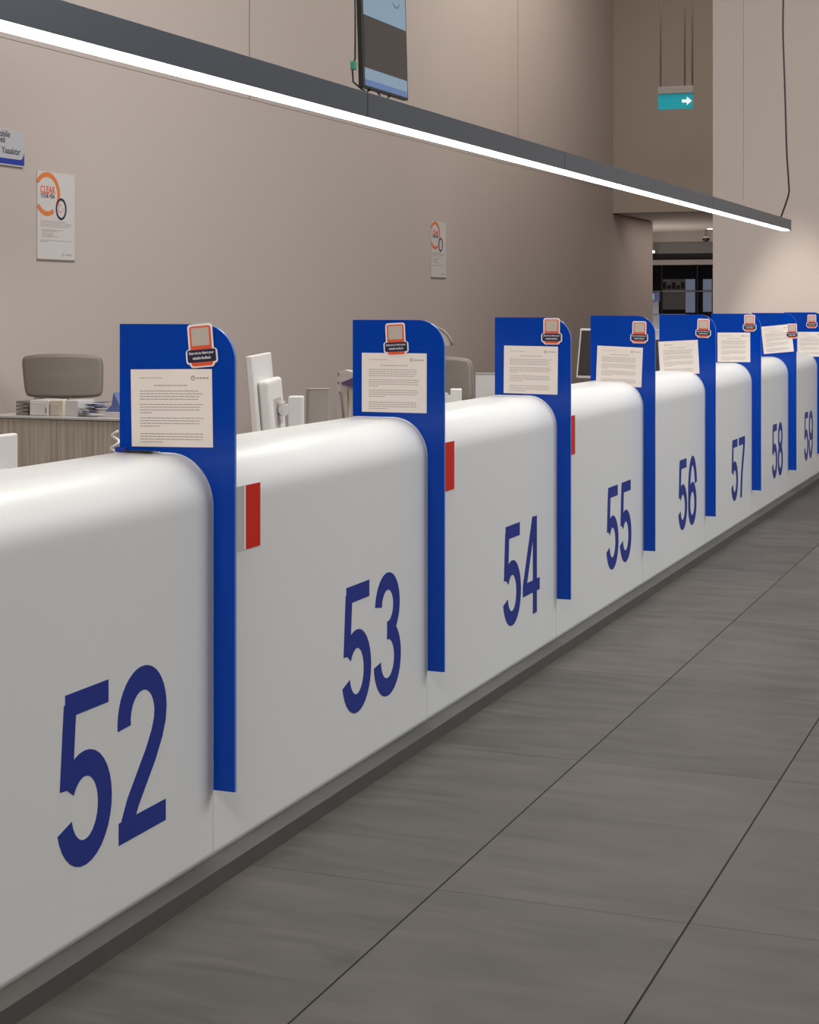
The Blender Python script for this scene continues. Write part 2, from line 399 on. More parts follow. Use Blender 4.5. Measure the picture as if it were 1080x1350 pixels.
def digit(ch, y0, root):
    m = MB()
    for k, s in enumerate(DG[ch]):
        pts = [(a * DH, b * DH) for a, b in s[0]]
        e = 0.0012 + 0.00012 * k
        m.ribbon(pts, s[1] * DH, lambda a, b, d: Vector((XF + d, y0 + a, 0.212 + b)), -0.001, e, NAVY, closed=len(s) > 2)
    return m.build('number_digit', root)
for n in range(52, 61):
    yr = D0 + DS * (n - 52)
    root = empty('service_counter', (0, yr, 0), label=('white rounded service counter marked with large blue number %d' % n if n < 60 else 'last white counter, a sliver at the right edge beyond the last divider'), cat='service counter', group='numbered service counters in one row')
    m = MB(); m.prism(counter_profile(), lambda a, b, d: Vector((a, d, b)), -DS + 0.0018, -0.0018, WHITE, smooth_sides=True)
    b = m.build('counter_body', root)
    m = MB(); m.box(XB + 0.02, -DS, 0, XO - 0.002, 0, 0.045, PLINTH); m.build('plinth', root)
    if n < 60: digit(str(n)[0], -0.742, root); digit(str(n)[1], -0.742 + 0.2325 + 0.028, root)

# dividers
def divider_profile():
    top, bot = 1.455, 0.222
    zi = 1.111
    p = [(-2.422, zi), (-2.422, top)]
    r = 0.098
    p += [(XO - r + r * math.cos(math.radians(a)), top - r + r * math.sin(math.radians(a))) for a in range(90, -1, -6)]
    p += [(XO, bot), (XF + 0.004, bot)]
    e = 0.004
    p += [(XF - 0.125 + (0.125 + e) * math.cos(math.radians(a)), ZT - 0.135 + (0.135 + e) * math.sin(math.radians(a))) for a in range(0, 91, 6)]
    return p
def make_divider():
    root = empty('counter_divider', (0, D0, 0))
    m = MB(); pf = divider_profile()
    m.prism(pf, lambda a, b, d: Vector((a, d, b)), -0.006, 0.004, ACR, ACRE); m.build('blue_panel', root)
    return root
div0 = make_divider()
dl = {52: 'nearest blue divider panel, beyond counter number 52', 53: 'second nearest blue divider panel, at the far side of counter 53',
      54: 'third blue divider panel, between counters 54 and 55', 55: 'blue divider panel between counters 55 and 56', 56: 'blue divider panel between counters 56 and 57',
      57: 'blue divider panel between counters 57 and 58', 58: 'blue divider panel between counters 58 and 59', 59: 'last blue divider panel at the right edge, beyond counter 59'}
for n in range(52, 60):
    d = div0 if n == 52 else copy_tree(div0)
    d.location = (0, D0 + DS * (n - 52), 0)
    tag(d, dl[n], 'counter divider', 'blue dividers standing along the counter row')

m = MB(); m.box(-2.432, -0.016, 1.108, -2.395, 0.012, 1.122, SIGNB, 0.003); m.build('foot_clamp', div0)
# notices on the dividers: corners in pixels -> centre, size, tilt on the panel face
def word_bars(w, h, seed, logo_side, detail=True):
    """bars in a sheet-local frame: x right, y up, origin sheet centre"""
    rnd = random.Random(seed); out = []
    def row(y, x0, x1, hh):
        x = x0
        while x < x1 - 0.004:
            l = min(rnd.uniform(0.005, 0.016), x1 - x); out.append((x, y, x + l, y + hh)); x += l + 0.0022
    L_, R_ = -w / 2 + w * 0.11, w / 2 - w * 0.11
    hh = 0.0021
    if logo_side > 0: row(h / 2 - h * .115, L_, L_ + w * .29, 0.0016)
    y = h / 2 - h * .215
    row(y, -w * .21, w * .21, 0.0024)
    y = h / 2 - h * .285
    for p, last in enumerate((0.92, 0.18, 0.32, 0.38)):
        for k in range(4):
            row(y, L_, L_ + (R_ - L_) * (last if k == 3 else rnd.uniform(.93, 1.0)), hh); y -= h * .0355
        y -= h * .032 if p != 2 else h * .062
    return out
NOTICE = {  # n: corners (px) TL, TR, BR, BL
 52: ((172, 487), (279, 486.5), (281.5, 590), (174.5, 588.5)),
 53: ((477, 465), (562, 466), (563.5, 544.5), (477.5, 543)),
 54: ((665.5, 455.5), (736, 457), (735, 521), (663.5, 517.5)),
 55: ((787.5, 455.5), (847.5, 458.5), (846, 511), (786, 507)),
 56: ((868.5, 450.5), (920, 448), (922.5, 494), (870, 493)),
 57: ((946.5, 438.5), (989.5, 438.5), (989, 477.5), (946, 477)),
 58: ((1005.5, 431), (1048, 427), (1042, 464), (1005.5, 466)),
 59: ((1051.5, 437.5), (1072.5, 437.5), (1073, 470), (1052, 470))}
STICK = {  # n: centre px of whole sticker, tilt deg
 52: (265.5, 458.5, 5.0), 53: (522, 449.5, 3.0), 54: (727.5, 438.5, 0.0), 55: (843, 439.5, -1.0), 56: (927.5, 434.0, -2.0), 57: (988.5, 427.0, 0.0), 58: (1044.5, 437.5, 0.0), 59: (1070.5, 424.5, 0.0)}
where = {52: 'nearest divider', 53: 'second divider, by counter 53', 54: 'third divider, by counter 54', 55: 'divider by counter 55', 56: 'divider by counter 56', 57: 'divider by counter 57', 58: 'divider by counter 58', 59: 'last divider, by counter 59'}
def make_sticker():
    root = empty('feedback_sticker', (0, 0, 0))
    fn = lambda a, b, d: Vector((a, -d, b))
    body = rrect(-0.0375, -0.052, 0.0375, 0.064, 0.010)
    m = MB(); m.prism(body, fn, 0, 0.0008, STW); m.prism(rrect(-0.0475, -0.043, 0.0475, -0.002, 0.010), fn, 0, 0.0009, STW); m.build('white_backing', root)
    m = MB(); m.prism(rrect(-0.0320, -0.048, 0.0320, 0.058, 0.007), fn, 0.0009, 0.0014, STO); of = m.build('orange_frame', root)
    m = MB(); m.prism(rrect(-0.0265, 0.006, 0.0265, 0.0535, 0.003), fn, 0.0014, 0.0018, STP); m.build('pale_square', of)
    m = MB(); m.prism(rrect(-0.0425, -0.0375, 0.0425, -0.0045, 0.005), fn, 0.0016, 0.0022, STN); nb = m.build('navy_band', root)
    rot = Matrix.Rotation(PI / 2, 4, 'X')
    text_mesh('caption', 'Scan me to share your', 0.0105, STW, nb, Matrix.Translation((-0.037, -0.0026, -0.0165)) @ rot, 0.012, width=0.074)
    text_mesh('caption', 'valuable feedback', 0.0105, STW, nb, Matrix.Translation((-0.027, -0.0026, -0.0300)) @ rot, 0.012, width=0.055)
    return root
st0 = make_sticker()
for n in range(52, 60):
    Yp = D0 + DS * (n - 52) - 0.0075
    c = [on_y(x, y, Yp) for x, y in NOTICE[n]]
    ctr = sum(c, Vector()) / 4; wd = ((c[1] - c[0]).length + (c[2] - c[3]).length) / 2; ht = ((c[3] - c[0]).length + (c[2] - c[1]).length) / 2
    if n == 59: ctr.x += 0.035; wd = 0.235; ctr.x = c[0].x + wd / 2
    tv = (c[1] - c[0]); ang = math.atan2(tv.z, tv.x)
    root = empty('notice_sheet', ctr); root.rotation_euler = (0, -ang, 0)
    extra = {52: 'printed notice sheet on the nearest divider', 53: 'printed notice sheet on the second divider', 54: 'printed notice sheet on the third divider, tilted slightly',
             55: 'printed notice on the divider of counter 55, hanging onto the counter edge', 56: 'printed notice with a green logo at left, by counter 56',
             57: 'squarish printed notice sheet on the divider of counter 57', 58: 'clearly tilted printed notice sheet on the divider of counter 58', 59: 'printed notice at the right edge, on the divider of counter 59'}[n]
    tag(root, extra, 'notice', 'printed notices taped on the blue dividers')
    m = MB(); m.box(-wd / 2, -0.0006, -ht / 2, wd / 2, 0.0006, ht / 2, PAPER); m.build('sheet', root)
    m = MB()
    for x0, y0, x1, y1 in word_bars(wd, ht, n, 0 if n == 56 else 1): m.box(x0, -0.0010, y0, x1, -0.0004, y1, INK)
    m.build('printed_text', root)
    m = MB(); lx = (-wd * .33 if n == 56 else wd * .27); lz = ht * .385
    lm = INK if n != 56 else mat('logo_green', (0.42, 0.50, 0.12), 0.7)
    fn = lambda a, b, d: Vector((lx + a, -d, lz + b))
    m.ribbon(arc(0, 0, 0.0055, 0.0055, 0, 360, 20)[:-1], 0.0022, fn, 0.0004, 0.001, lm, closed=True)
    m.ribbon(arc(0, 0, 0.0026, 0.0026, 20, 250, 12), 0.0015, fn, 0.0004, 0.001, lm)
    for k in range(4): m.box(lx + 0.011 + k * 0.0095, -0.001, lz - 0.002, lx + 0.018 + k * 0.0095, -0.0004, lz + 0.002, INK)
    m.build('logo', root)
    s = st0 if n == 52 else copy_tree(st0)
    sx, sy, sa = STICK[n]; p = on_y(sx, sy, Yp - 0.0022); s.location = p; s.rotation_euler = (0, -math.radians(sa), 0)
    tag(s, 'orange and navy feedback sticker on the ' + where[n], 'sticker', 'feedback stickers on the blue dividers')

# red and white plaques on the counter fronts
for i, (n, lab) in enumerate(((52, 'red and pale grey plaque on counter 53 beside the nearest divider'), (53, 'small red plaque showing on counter 54 beside the second divider'), (54, 'sliver of red plaque on counter 55 beside the third divider'))):
    yy = D0 + DS * n - DS * 52
    root = empty('front_plaque', (XF, yy, 0.833), label=lab, cat='plaque', group='red plaques on the counter fronts')
    red0 = (4.191 - 4.007) if n == 52 else (0.10 if n == 53 else 0.085)
    red1 = (4.279 - 4.007) if n == 52 else (0.272 if n == 53 else 0.288 + 0.0)
    if n == 54: red0, red1 = 0.15, 0.288
    m = MB(); m.box(0.0, 0.03, 0, 0.0022, red1 + 0.004, 0.178, PLQ, 0.0005); m.build('backing_plate', root)
    m = MB(); m.box(0.0022, red0, 0.001, 0.0035, red1, 0.177, RED); m.build('red_field', root)
    m = MB(); m.box(0.0022, red0 - 0.012, 0.001, 0.0035, red0 - 0.001, 0.177, STW); m.build('white_stripe', root)

# pen on the nearest counter
p = on_y(213, 599, D0 - 0.03)
e = empty('ballpoint_pen', (-2.33, D0 - 0.035, ZT + 0.006), 0.0, label='thin dark pen lying on the counter top at the foot of the nearest divider', cat='pen')
MB().tube([(-0.06, 0, 0), (0.02, 0, 0), (0.028, 0, 0)], [0.0038, 0.0042, 0.0035], BLACK, 10).build('barrel', e)
MB().tube([(0.028, 0, 0), (0.045, 0, 0), (0.056, 0, 0)], [0.0036, 0.0030, 0.0008], METAL, 10).build('tip', e)
# coiled cord behind the counter
p = on_x(153, 580, -2.60); pts = []
for k in range(140):
    a = k * 2 * PI / 14; pts.append((0.011 * math.cos(a) + 0.006 * math.sin(k / 22), 0.011 * math.sin(a), -0.30 + 0.38 * k / 140))
o = MB().tube(pts, 0.0036, WPL, 6).build('coiled_cord', None, (p.x, p.y, 1.065)); tag(o, 'white coiled cord hanging behind the counter beside the nearest divider', 'cord')

# ================================================================== STAFF SIDE
wt = empty('staff_worktop', (-2.80, 7.0, 0), label='long pale staff worktop running behind the white counters', cat='worktop')
m = MB(); m.box(-0.52, -5.0, 0.72, 0.345, 9.7, 0.75, PALEP, 0.004); m.build('top_board', wt)
for k in range(8):
    m = MB(); y = D0 + DS * k - 7.0 ; m.box(-0.50, y - 0.015, 0, 0.33, y + 0.015, 0.72, PALEP); m.build('leg_panel', wt)

def make_monitor(hz=1.344, tilt=0):
    """screen faces local -x; origin at worktop; hz = z of its top edge"""
    root = empty('computer_monitor', (0, 0, 0.75)); top = hz - 0.75
    T = Matrix.Translation((0.0, 0, top - 0.17)) @ Matrix.Rotation(math.radians(tilt), 4, 'Y')
    m = MB(); m.box(-0.014, -0.26, -0.17, 0.010, 0.26, 0.17, WPL, 0.006, T); sh = m.build('screen_housing', root)
    m = MB(); m.box(-0.016, -0.245, -0.155, -0.0125, 0.245, 0.155, SCRD, 0, T); m.build('screen', sh)
    m = MB(); m.box(0.010, -0.19, -0.16, 0.052, 0.19, 0.075, WPL, 0.014, T)
    for k in range(9): m.box(0.0515, -0.10 + k * 0.025, -0.10, 0.0528, -0.088 + k * 0.025, 0.0, WPD, 0, T)
    m.build('back_casing', root)
    m = MB(); m.cyl((0.05, 0, top - 0.20), (0.085, 0, top - 0.205), 0.028, WPD); m.cyl((0.083, -0.03, top - 0.208), (0.083, 0.03, top - 0.208), 0.022, WPL)
    m.build('arm_joint', root)
    m = MB(); m.box(0.098, -0.030, 0.012, 0.150, 0.045, top - 0.158, WPL, 0.004); m.box(0.083, -0.015, top - 0.225, 0.10, 0.015, top - 0.19, WPL); m.build('stand_post', root)
    m = MB(); m.box(0.02, -0.11, 0, 0.20, 0.11, 0.013, WPL, 0.004); m.build('stand_base', root)
    return root
def place(root, px, X, rz, label):
    p = on_x(px, 450, X); root.location = (p.x, p.y, 0.75); root.rotation_euler = (0, 0, math.radians(rz)); tag(root, label, 'monitor', 'white monitors on the staff worktop'); return root
place(make_monitor(1.325, -5), 347, -2.85, 18.5, 'white monitor seen edge-on from behind, between the first two dividers')
m54 = place(make_monitor(1.27, 0), 567, -2.88, 18, 'white monitor behind the second divider, only its square stand post showing')
place(make_monitor(1.355, 9), 806, -2.95, 72, 'white framed monitor with dark screen left of the divider of counter 55')
m52 = make_monitor(1.136, 0)
place(m52, 28, -2.85, 0, 'low white monitor back at the left edge behind counter 52'); m52.location.y -= 0.26; m52.location.x = -2.87

def make_chair(fm, frm, high=False):
    """backrest towards local -y (seen by the camera); origin on floor"""
    root = empty('office_chair', (0, 0, 0))
    W, zb, zt = 0.275, 0.888, 1.160
    m = MB(); nx, nz = 24, 16; vs = []
    i = m.mi(fm)
    def pos(u, v, d):   # u -1..1, v 0..1
        k = 1 - 0.05 * (1 - v); zz = zb + (zt - zb) * v + 0.012 * (1 - u * u) * (1 if v > 0.5 else -0.3)
        yy = -0.02 + 0.055 * u * u - 0.10 * v * 0.5 + d
        return Vector((W * u * k, yy, zz))
    def sq(u, v):   # squircle corners
        w2 = 2 * v - 1; k = 0.05 * (abs(u) ** 5) * (abs(w2) ** 5)
        return u * (1 - k), 0.5 + 0.5 * w2 * (1 - 1.6 * k)
    F_ = [[m.bm.verts.new(pos(*sq(-1 + 2 * a / nx, b / nz), -0.012)) for a in range(nx + 1)] for b in range(nz + 1)]
    B_ = [[m.bm.verts.new(pos(*sq(-1 + 2 * a / nx, b / nz), 0.012)) for a in range(nx + 1)] for b in range(nz + 1)]
    def q(a, b, c, d):
        f = m.bm.faces.new([a, b, c, d]); f.material_index = i; f.smooth = True
    for b in range(nz):
        for a in range(nx):
            q(F_[b][a], F_[b][a + 1], F_[b + 1][a + 1], F_[b + 1][a]); q(B_[b][a], B_[b + 1][a], B_[b + 1][a + 1], B_[b][a + 1])
    for b in range(nz):
        q(F_[b][0], F_[b + 1][0], B_[b + 1][0], B_[b][0]); q(F_[b][nx], B_[b][nx], B_[b + 1][nx], F_[b + 1][nx])
    for a in range(nx):
        q(F_[0][a], B_[0][a], B_[0][a + 1], F_[0][a + 1]); q(F_[nz][a], F_[nz][a + 1], B_[nz][a + 1], B_[nz][a])
    m.build('backrest', root)
    m = MB(); loop = []
    for (u, v) in [(x / 16, 0) for x in range(-16, 16)] + [(1, y / 16) for y in range(0, 16)] + [(x / 16, 1) for x in range(16, -16, -1)] + [(-1, y / 16) for y in range(16, 0, -1)]:
        loop.append(pos(*sq(u * 1.0, v), 0.0))
    m.tube(loop, 0.010, frm, 8, closed=True); m.build('back_frame', root)
    m = MB(); m.box(-0.035, 0.0, 0.50, 0.035, 0.035, 0.93, CREAM, 0.008); m.box(-0.03, 0.0, 0.44, 0.03, 0.22, 0.47, CREAM, 0.005); m.build('back_support', root)
    m = MB(); m.box(-0.25, 0.03, 0.46, 0.25, 0.50, 0.53, fm, 0.03); m.build('seat', root)
    m = MB(); m.cyl((0, 0.24, 0.12), (0, 0.24, 0.455), 0.028, METAL); m.build('gas_column', root)
    m = MB()
    for k in range(5):
        a = 2 * PI * k / 5 + 0.3; m.tube([(0, 0.24, 0.12), (0.29 * math.cos(a), 0.24 + 0.29 * math.sin(a), 0.075)], [0.028, 0.016], frm, 10)
    sb = m.build('star_base', root)
    for k in range(5):
        a = 2 * PI * k / 5 + 0.3; x, y = 0.29 * math.cos(a), 0.24 + 0.29 * math.sin(a)
        mm = MB(); mm.cyl((x - 0.02, y, 0.03), (x + 0.02, y, 0.03), 0.03, BLACK); mm.build('castor', sb)
    for sx in (-1, 1):
        mm = MB(); mm.tube([(sx * 0.26, 0.22, 0.48), (sx * 0.31, 0.22, 0.50), (sx * 0.31, 0.20, 0.66)], 0.014, frm, 8)
        mm.box(sx * 0.31 - 0.035, 0.08, 0.655, sx * 0.31 + 0.035, 0.34, 0.685, frm, 0.012); mm.build('armrest', root)
    if high:
        mm = MB(); mm.tube([(0.0, 0.0, 1.15), (0.01, 0.005, 1.24)], 0.012, frm, 8)
        hp = [( -0.13 + 0.0 + 0.26 * k / 16 - 0.0, 0.0, 1.25 + 0.115 * math.sin(PI * (k / 16)) ** 0.6) for k in range(17)]
        mm.tube(hp, 0.010, frm, 8)
        mm.prism([(p_[0], p_[2]) for p_ in hp], lambda a, b, d: Vector((a, d, b)), -0.006, 0.006, CHLT); mm.build('headrest', root)
    return root
def at_depth(px, z):
    r = (px - CX) / F * z; return (r * CT - z * ST, r * ST + z * CT)
x, y = at_depth(83, 11.7); c = make_chair(MESH_F, CHFR); c.location = (x, y, 0); c.rotation_euler = (0, 0, TH * 0.9); c.scale = (1.0, 1, 1)
tag(c, 'taupe mesh office chair behind the grey desk at the left', 'office chair', 'office chairs behind the counters')
x, y = at_depth(573, 11.2); c = make_chair(MESH_F, CHFR, True); c.location = (x, y, 0); c.rotation_euler = (0, 0, -0.1)
tag(c, 'taupe office chair with a curved headrest just right of the second divider', 'office chair', 'office chairs behind the counters')
# chair seen from the side, light frame, left of the second divider
x, y = at_depth(490, 8.9)
c = empty('office_chair', (x, y, 0), 0.0, 'light grey framed chair with folded armrest, left of the second divider', 'office chair', 'office chairs behind the counters')
s_ = 8.9 / F
def L2(px, py): return ((px - 490) * s_ / CT * 1.0, CH - (py - H0) * s_)
m = MB(); a = [L2(*q_) for q_ in ((447, 560), (446, 497), (450, 489), (457, 488), (470, 491), (505, 489), (512, 500), (505, 512), (470, 511), (460, 512), (458, 560))]
m.prism([(p_[0], p_[1]) for p_ in a], lambda q, r_, d: Vector((q, d, r_)), -0.03, 0.03, CHLT); m.build('back_shell', c)
m = MB(); a = [L2(*q_) for q_ in ((460, 512), (505, 512), (505, 600), (467, 600))]; m.prism(a, lambda q, r_, d: Vector((q, d, r_)), -0.012, 0.012, CREAM); m.build('back_panel', c)
m = MB(); a, b, cc = L2(451, 517), L2(452.5, 518), L2(458, 560); m.tube([(L2(450, 517)[0], -0.04, L2(450, 517)[1]), (L2(454, 519)[0], -0.04, L2(454, 519)[1]), (L2(458, 562)[0], -0.04, L2(458, 562)[1])], 0.005, CHFR, 8); m.build('strut', c)
m = MB(); a = [L2(*q_) for q_ in ((453, 505), (458, 503), (470, 498), (476, 498), (476, 510), (464, 509))]; m.prism(a, lambda q, r_, d: Vector((q, d, r_)), -0.05, -0.03, PURP); m.build('lever', c)
m = MB()
for q_ in ((449.3, 493), (449.0, 504.5)):
    m = MB(); t_ = L2(*q_); m.cyl((t_[0], -0.036, t_[1]), (t_[0], -0.03, t_[1]), 0.006, CHFR); m.build('bolt', c)
sx0 = L2(480, 500)[0]
m = MB(); m.box(sx0 - 0.22, 0.02, 0.44, sx0 + 0.22, 0.46, 0.52, MESH_F, 0.03); m.box(sx0 - 0.04, -0.01, 0.40, sx0 + 0.04, 0.10, 0.86, CHLT, 0.006); m.build('seat', c)
m = MB(); m.cyl((sx0, 0.24, 0.08), (sx0, 0.24, 0.44), 0.028, METAL)
for k in range(5):
    a_ = 2 * PI * k / 5; m.tube([(sx0, 0.24, 0.10), (sx0 + 0.28 * math.cos(a_), 0.24 + 0.28 * math.sin(a_), 0.03)], [0.028, 0.03], CHLT, 10)
m.build('star_base', c)

# side desk left, seen square on
DY = 9.4
A = on_y(-10, 550, DY); B = on_y(200, 550, DY); zt = on_y(80, 549.5, DY).z
dk = empty('side_desk', ((A.x + B.x) / 2, DY, 0), label='grey wood grained side desk behind the counter at the left', cat='desk')
hw = (B.x - A.x) / 2
m = MB(); m.box(-hw, -0.02, zt - 0.016, hw, 0.34, zt, PALEP, 0.003); m.build('desktop', dk)
m = MB(); m.box(-hw + 0.02, 0.0, 0, hw - 0.02, 0.02, zt - 0.016, GRAIN); m.build('modesty_panel', dk)
for sx in (-1, 1):
    m = MB(); m.box(sx * (hw - 0.035) - 0.013, 0.02, 0, sx * (hw - 0.035) + 0.013, 0.33, zt - 0.016, GRAIN); m.build('side_panel', dk)
def desk_item(name, px0, px1, py_top, build, label, cat, dep=0.03):
    a = on_y(px0, py_top, DY + dep); b = on_y(px1, py_top, DY + dep)
    o = empty(name, ((a.x + b.x) / 2, DY + dep, zt), label=label, cat=cat); build(o, (b.x - a.x) / 2, a.z - zt); return o
def b_tray(o, hw_, h):
    for k in range(4):
        m = MB(); m.box(-hw_, 0, h * k / 4 + 0.002, hw_, 0.2, h * (k + 1) / 4 - 0.004, GREY, 0.002); m.build('tray', o)
desk_item('letter_tray', 21, 36, 527.5, b_tray, 'stacked grey letter trays on the left desk', 'letter tray')
def b_cab(o, hw_, h):
    m = MB(); m.box(-hw_, 0, 0, hw_, 0.22, h, WPL, 0.004); m.build('case', o)
    m = MB(); m.box(-hw_ + 0.008, -0.006, 0.006, hw_ - 0.008, 0.0, h - 0.014, WPL, 0.002); dr = m.build('door', o)
    m = MB(); m.box(hw_ * 0.78, -0.016, h * .2, hw_ * 0.88, -0.006, h * .55, GREY, 0.002); m.build('handle', dr)
desk_item('desk_cabinet', 39, 64, 527.5, b_cab, 'small white cabinet with a grey handle on the left desk', 'cabinet')
def b_cream(o, hw_, h):
    m = MB(); m.box(-hw_, 0, 0, hw_, 0.12, h, CREAM, 0.004); m.box(-hw_ * .7, -0.004, 0.01, hw_ * .5, 0.0, h * .75, CHLT, 0.001); o2 = m.build('case', o)
desk_item('storage_box', 66, 83, 528, b_cream, 'cream storage box beneath the left chair back', 'box', 0.03)
def b_wh(o, hw_, h): MB().box(-hw_, 0, 0, hw_, 0.2, h, PALEP, 0.004).build('case', o)
desk_item('carton', 85, 103, 528, b_wh, 'plain pale carton behind the blue leaflets on the left desk', 'box', 0.06)
rnd = random.Random(4)
def b_leaf(o, hw_, h):
    for k in range(9):
        m = MB(); T = Matrix.Translation((rnd.uniform(-.5, .5) * hw_, 0.02 + rnd.uniform(0, .1), 0.022 + h * 0.085 * k)) @ Matrix.Rotation(rnd.uniform(-.6, .6), 4, 'Z') @ Matrix.Rotation(rnd.uniform(-.12, .2), 4, 'Y')
        m.box(-hw_ * .62, -0.05, 0, hw_ * .62, 0.05, 0.003, PAPERW if k % 2 else PBLUE, 0, T)
        m.box(-hw_ * .4, -0.0515, 0.0, hw_ * .1, -0.0495, 0.004, PBLUE, 0, T); m.build('leaflet', o)
desk_item('leaflet_pile', 105, 131, 529, b_leaf, 'untidy pile of white and blue leaflets on the left desk', 'leaflets', 0.05)
def b_fold(o, hw_, h):
    m = MB(); m.prism([(-hw_, 0), (-hw_ * .2, h * .35), (0, h), (hw_, 0.012), (hw_, 0)], lambda a, b, d: Vector((a, d, b)), 0, 0.10, PBLUE); m.build('card', o)
desk_item('tent_card', 138, 161, 524.5, b_fold, 'folded blue tent card beside the leaflets at the nearest divider', 'card', 0.08).location.z = zt + 0.035
m = MB(); a = on_y(138, 545, DY + 0.06); b = on_y(166, 545, DY + 0.06)
o = m.box(-(b.x - a.x) / 2, 0, 0, (b.x - a.x) / 2, 0.16, 0.035, PAPERW, 0.003).build('paper_stack', None, ((a.x + b.x) / 2, DY + 0.06, zt)); tag(o, 'low white paper stack under the blue tent card', 'paper stack')

# partitions
def partition(name, px0, px1, py, z, cap, capm, m_, label, hgt=None):
    x0, y0 = at_depth(px0, z); x1, y1 = at_depth(px1, z); zt_ = CH - (py - H0) * z / F
    ang = math.atan2(y1 - y0, x1 - x0); w_ = math.hypot(x1 - x0, y1 - y0)
    o = empty(name, ((x0 + x1) / 2, (y0 + y1) / 2, 0), ang, label, 'partition')
    m = MB(); m.box(-w_ / 2, -0.015, 0.0, w_ / 2, 0.015, zt_ - cap, m_); m.build('panel', o)
    m = MB(); m.box(-w_ / 2, -0.018, zt_ - cap, w_ / 2, 0.018, zt_, capm, 0.002); m.build('top_rail', o)
    return o
partition('low_partition', -40, 60, 483.5, 12.25, 0.036, BLACK, PARTN, 'low partition with a black top rail behind the left chair')
o = partition('low_partition', 405.5, 434, 512, 6.9, 0.004, PARTN, PARTN, 'narrow taupe partition right of the edge-on monitor')
x0, y0 = at_depth(405, 6.86); m = MB(); m.box(-0.003, -0.02, 0, 0.004, 0.02, CH - (513 - H0) * 6.86 / F, CHFR); o2 = m.build('edge_trim', o); o2.location = (-0.046, -0.01, 0)
partition('low_partition', 627, 662, 491.5, 11.9, 0.012, WPD, PALEP, 'pale low partition left of the third divider')

# ================================================================== WALL SIGNS
def poster(px, py0, py1, label, seed):
    a = on_x(px, py0, WX + 0.004); b = on_x(px, py1, WX + 0.004); h = a.z - b.z; w_ = 0.488
    root = empty('wall_poster', (WX + 0.002, a.y, b.z), label=label, cat='poster', group='printed posters on the beige wall')
    fn = lambda q, r_, d: Vector((d, q, r_))
    m = MB(); m.prism([(0, 0), (w_, 0), (w_, h), (0, h)], fn, 0, 0.004, PAPERW); m.build('sheet', root)
    m = MB(); m.box(0.0, 0.0, -0.006, 0.007, w_, 0.004, CHFR); m.build('bottom_edge', root)
    m = MB(); cy, cz, r = 0.125, h * 0.745, 0.152
    pts = [p_ for p_ in arc(cy, cz, 0.150, h * 0.222, 145, -28, 40)]; m.ribbon(pts, 0.034, fn, 0.004, 0.0055, ORANGE)
    pts = [p_ for p_ in arc(cy, cz, 0.150, h * 0.222, -58, -142, 24)]; m.ribbon(pts, 0.034, fn, 0.004, 0.0055, ORANGE); m.build('orange_ring', root)
    m = MB(); m.ribbon(arc(0.305, h * 0.588, 0.062, 0.072, 0, 360, 40)[:-1], 0.016, fn, 0.0055, 0.007, STN, closed=True); m.build('dark_ring', root)
    m = MB(); m.ribbon(arc(0.295, h * 0.590, 0.024, 0.028, 60, 330, 20), 0.006, fn, 0.004, 0.0055, ORANGE); m.ribbon([(0.318, h * .59), (0.345, h * .59), (0.335, h * .56)], 0.005, fn, 0.004, 0.0055, INK); m.build('small_mark', root)
    rot = Matrix(((0, 0, 1, 0), (1, 0, 0, 0), (0, 1, 0, 0), (0, 0, 0, 1)))
    text_mesh('title', 'CLEAR', 0.074, STO, root, Matrix.Translation((0.0055, 0.035, h * 0.755)) @ rot, 0.012, width=0.19)
    text_mesh('title', 'YOUR VISA', 0.045, INKD, root, Matrix.Translation((0.0055, 0.038, h * 0.70)) @ rot, 0.006, width=0.185)
    m = MB(); rn = random.Random(seed)
    rows = [(0.435, 0.04, 0.36), (0.415, 0.04, 0.44), (0.395, 0.04, 0.43), (0.375, 0.04, 0.40), (0.335, 0.06, 0.33), (0.317, 0.06, 0.24), (0.295, 0.06, 0.20), (0.277, 0.06, 0.20), (0.259, 0.06, 0.26), (0.215, 0.04, 0.44), (0.20, 0.04, 0.14)]
    for f_, s0, s1 in rows:
        q = s0
        while q < s1:
            l = rn.uniform(0.012, 0.04); m.box(0.004, q, h * f_, 0.005, min(q + l, s1 + .005), h * f_ + 0.005, INK); q += l + 0.006
    m.build('printed_text', root)
    m = MB(); m.ribbon(arc(0.33, h * 0.062, 0.010, 0.010, 0, 360, 16)[:-1], 0.005, fn, 0.004, 0.0055, INK, closed=True)
    for k in range(4): m.box(0.004, 0.365 + k * 0.022, h * .053, 0.005, 0.381 + k * 0.022, h * .071, INK)
    m.build('logo', root)
poster(49, 224.5, 341.5, 'white poster with orange ring, the larger looking one at the left', 1)
poster(568.5, 290.5, 365.5, 'white poster with orange ring above the second divider, further along the wall', 2)
# hanging sign at the left edge
a = on_x(31.7, 175, WX + 0.013); b = on_x(31.7, 221, WX + 0.013)
root = empty('phone_ban_sign', (WX + 0.013, a.y, b.z), label='pale sign with blue bottom stripe about mobile phones, at the left edge', cat='sign')
w_, h = 0.78, a.z - b.z
fn = lambda q, r_, d: Vector((d, -q, r_))
m = MB(); m.prism([(0, 0), (w_, 0), (w_, h), (0, h)], fn, -0.012, 0.0, SIGNP); m.build('panel', root)
m = MB(); m.prism([(0, 0.012), (w_, 0.012), (w_, 0.050), (0.045, 0.050), (0.028, 0.056), (0.014, 0.07), (0, 0.10)], fn, 0.0002, 0.002, SIGNB); m.build('blue_stripe', root)
rot = Matrix(((0, 0, 1, 0), (1, 0, 0, 0), (0, 1, 0, 0), (0, 0, 0, 1)))
def stext(s, ry, z, size, width): text_mesh('lettering', s, size, INKD, root, Matrix.Translation((0.001, -ry - width, z)) @ rot, 0.012, width=width)
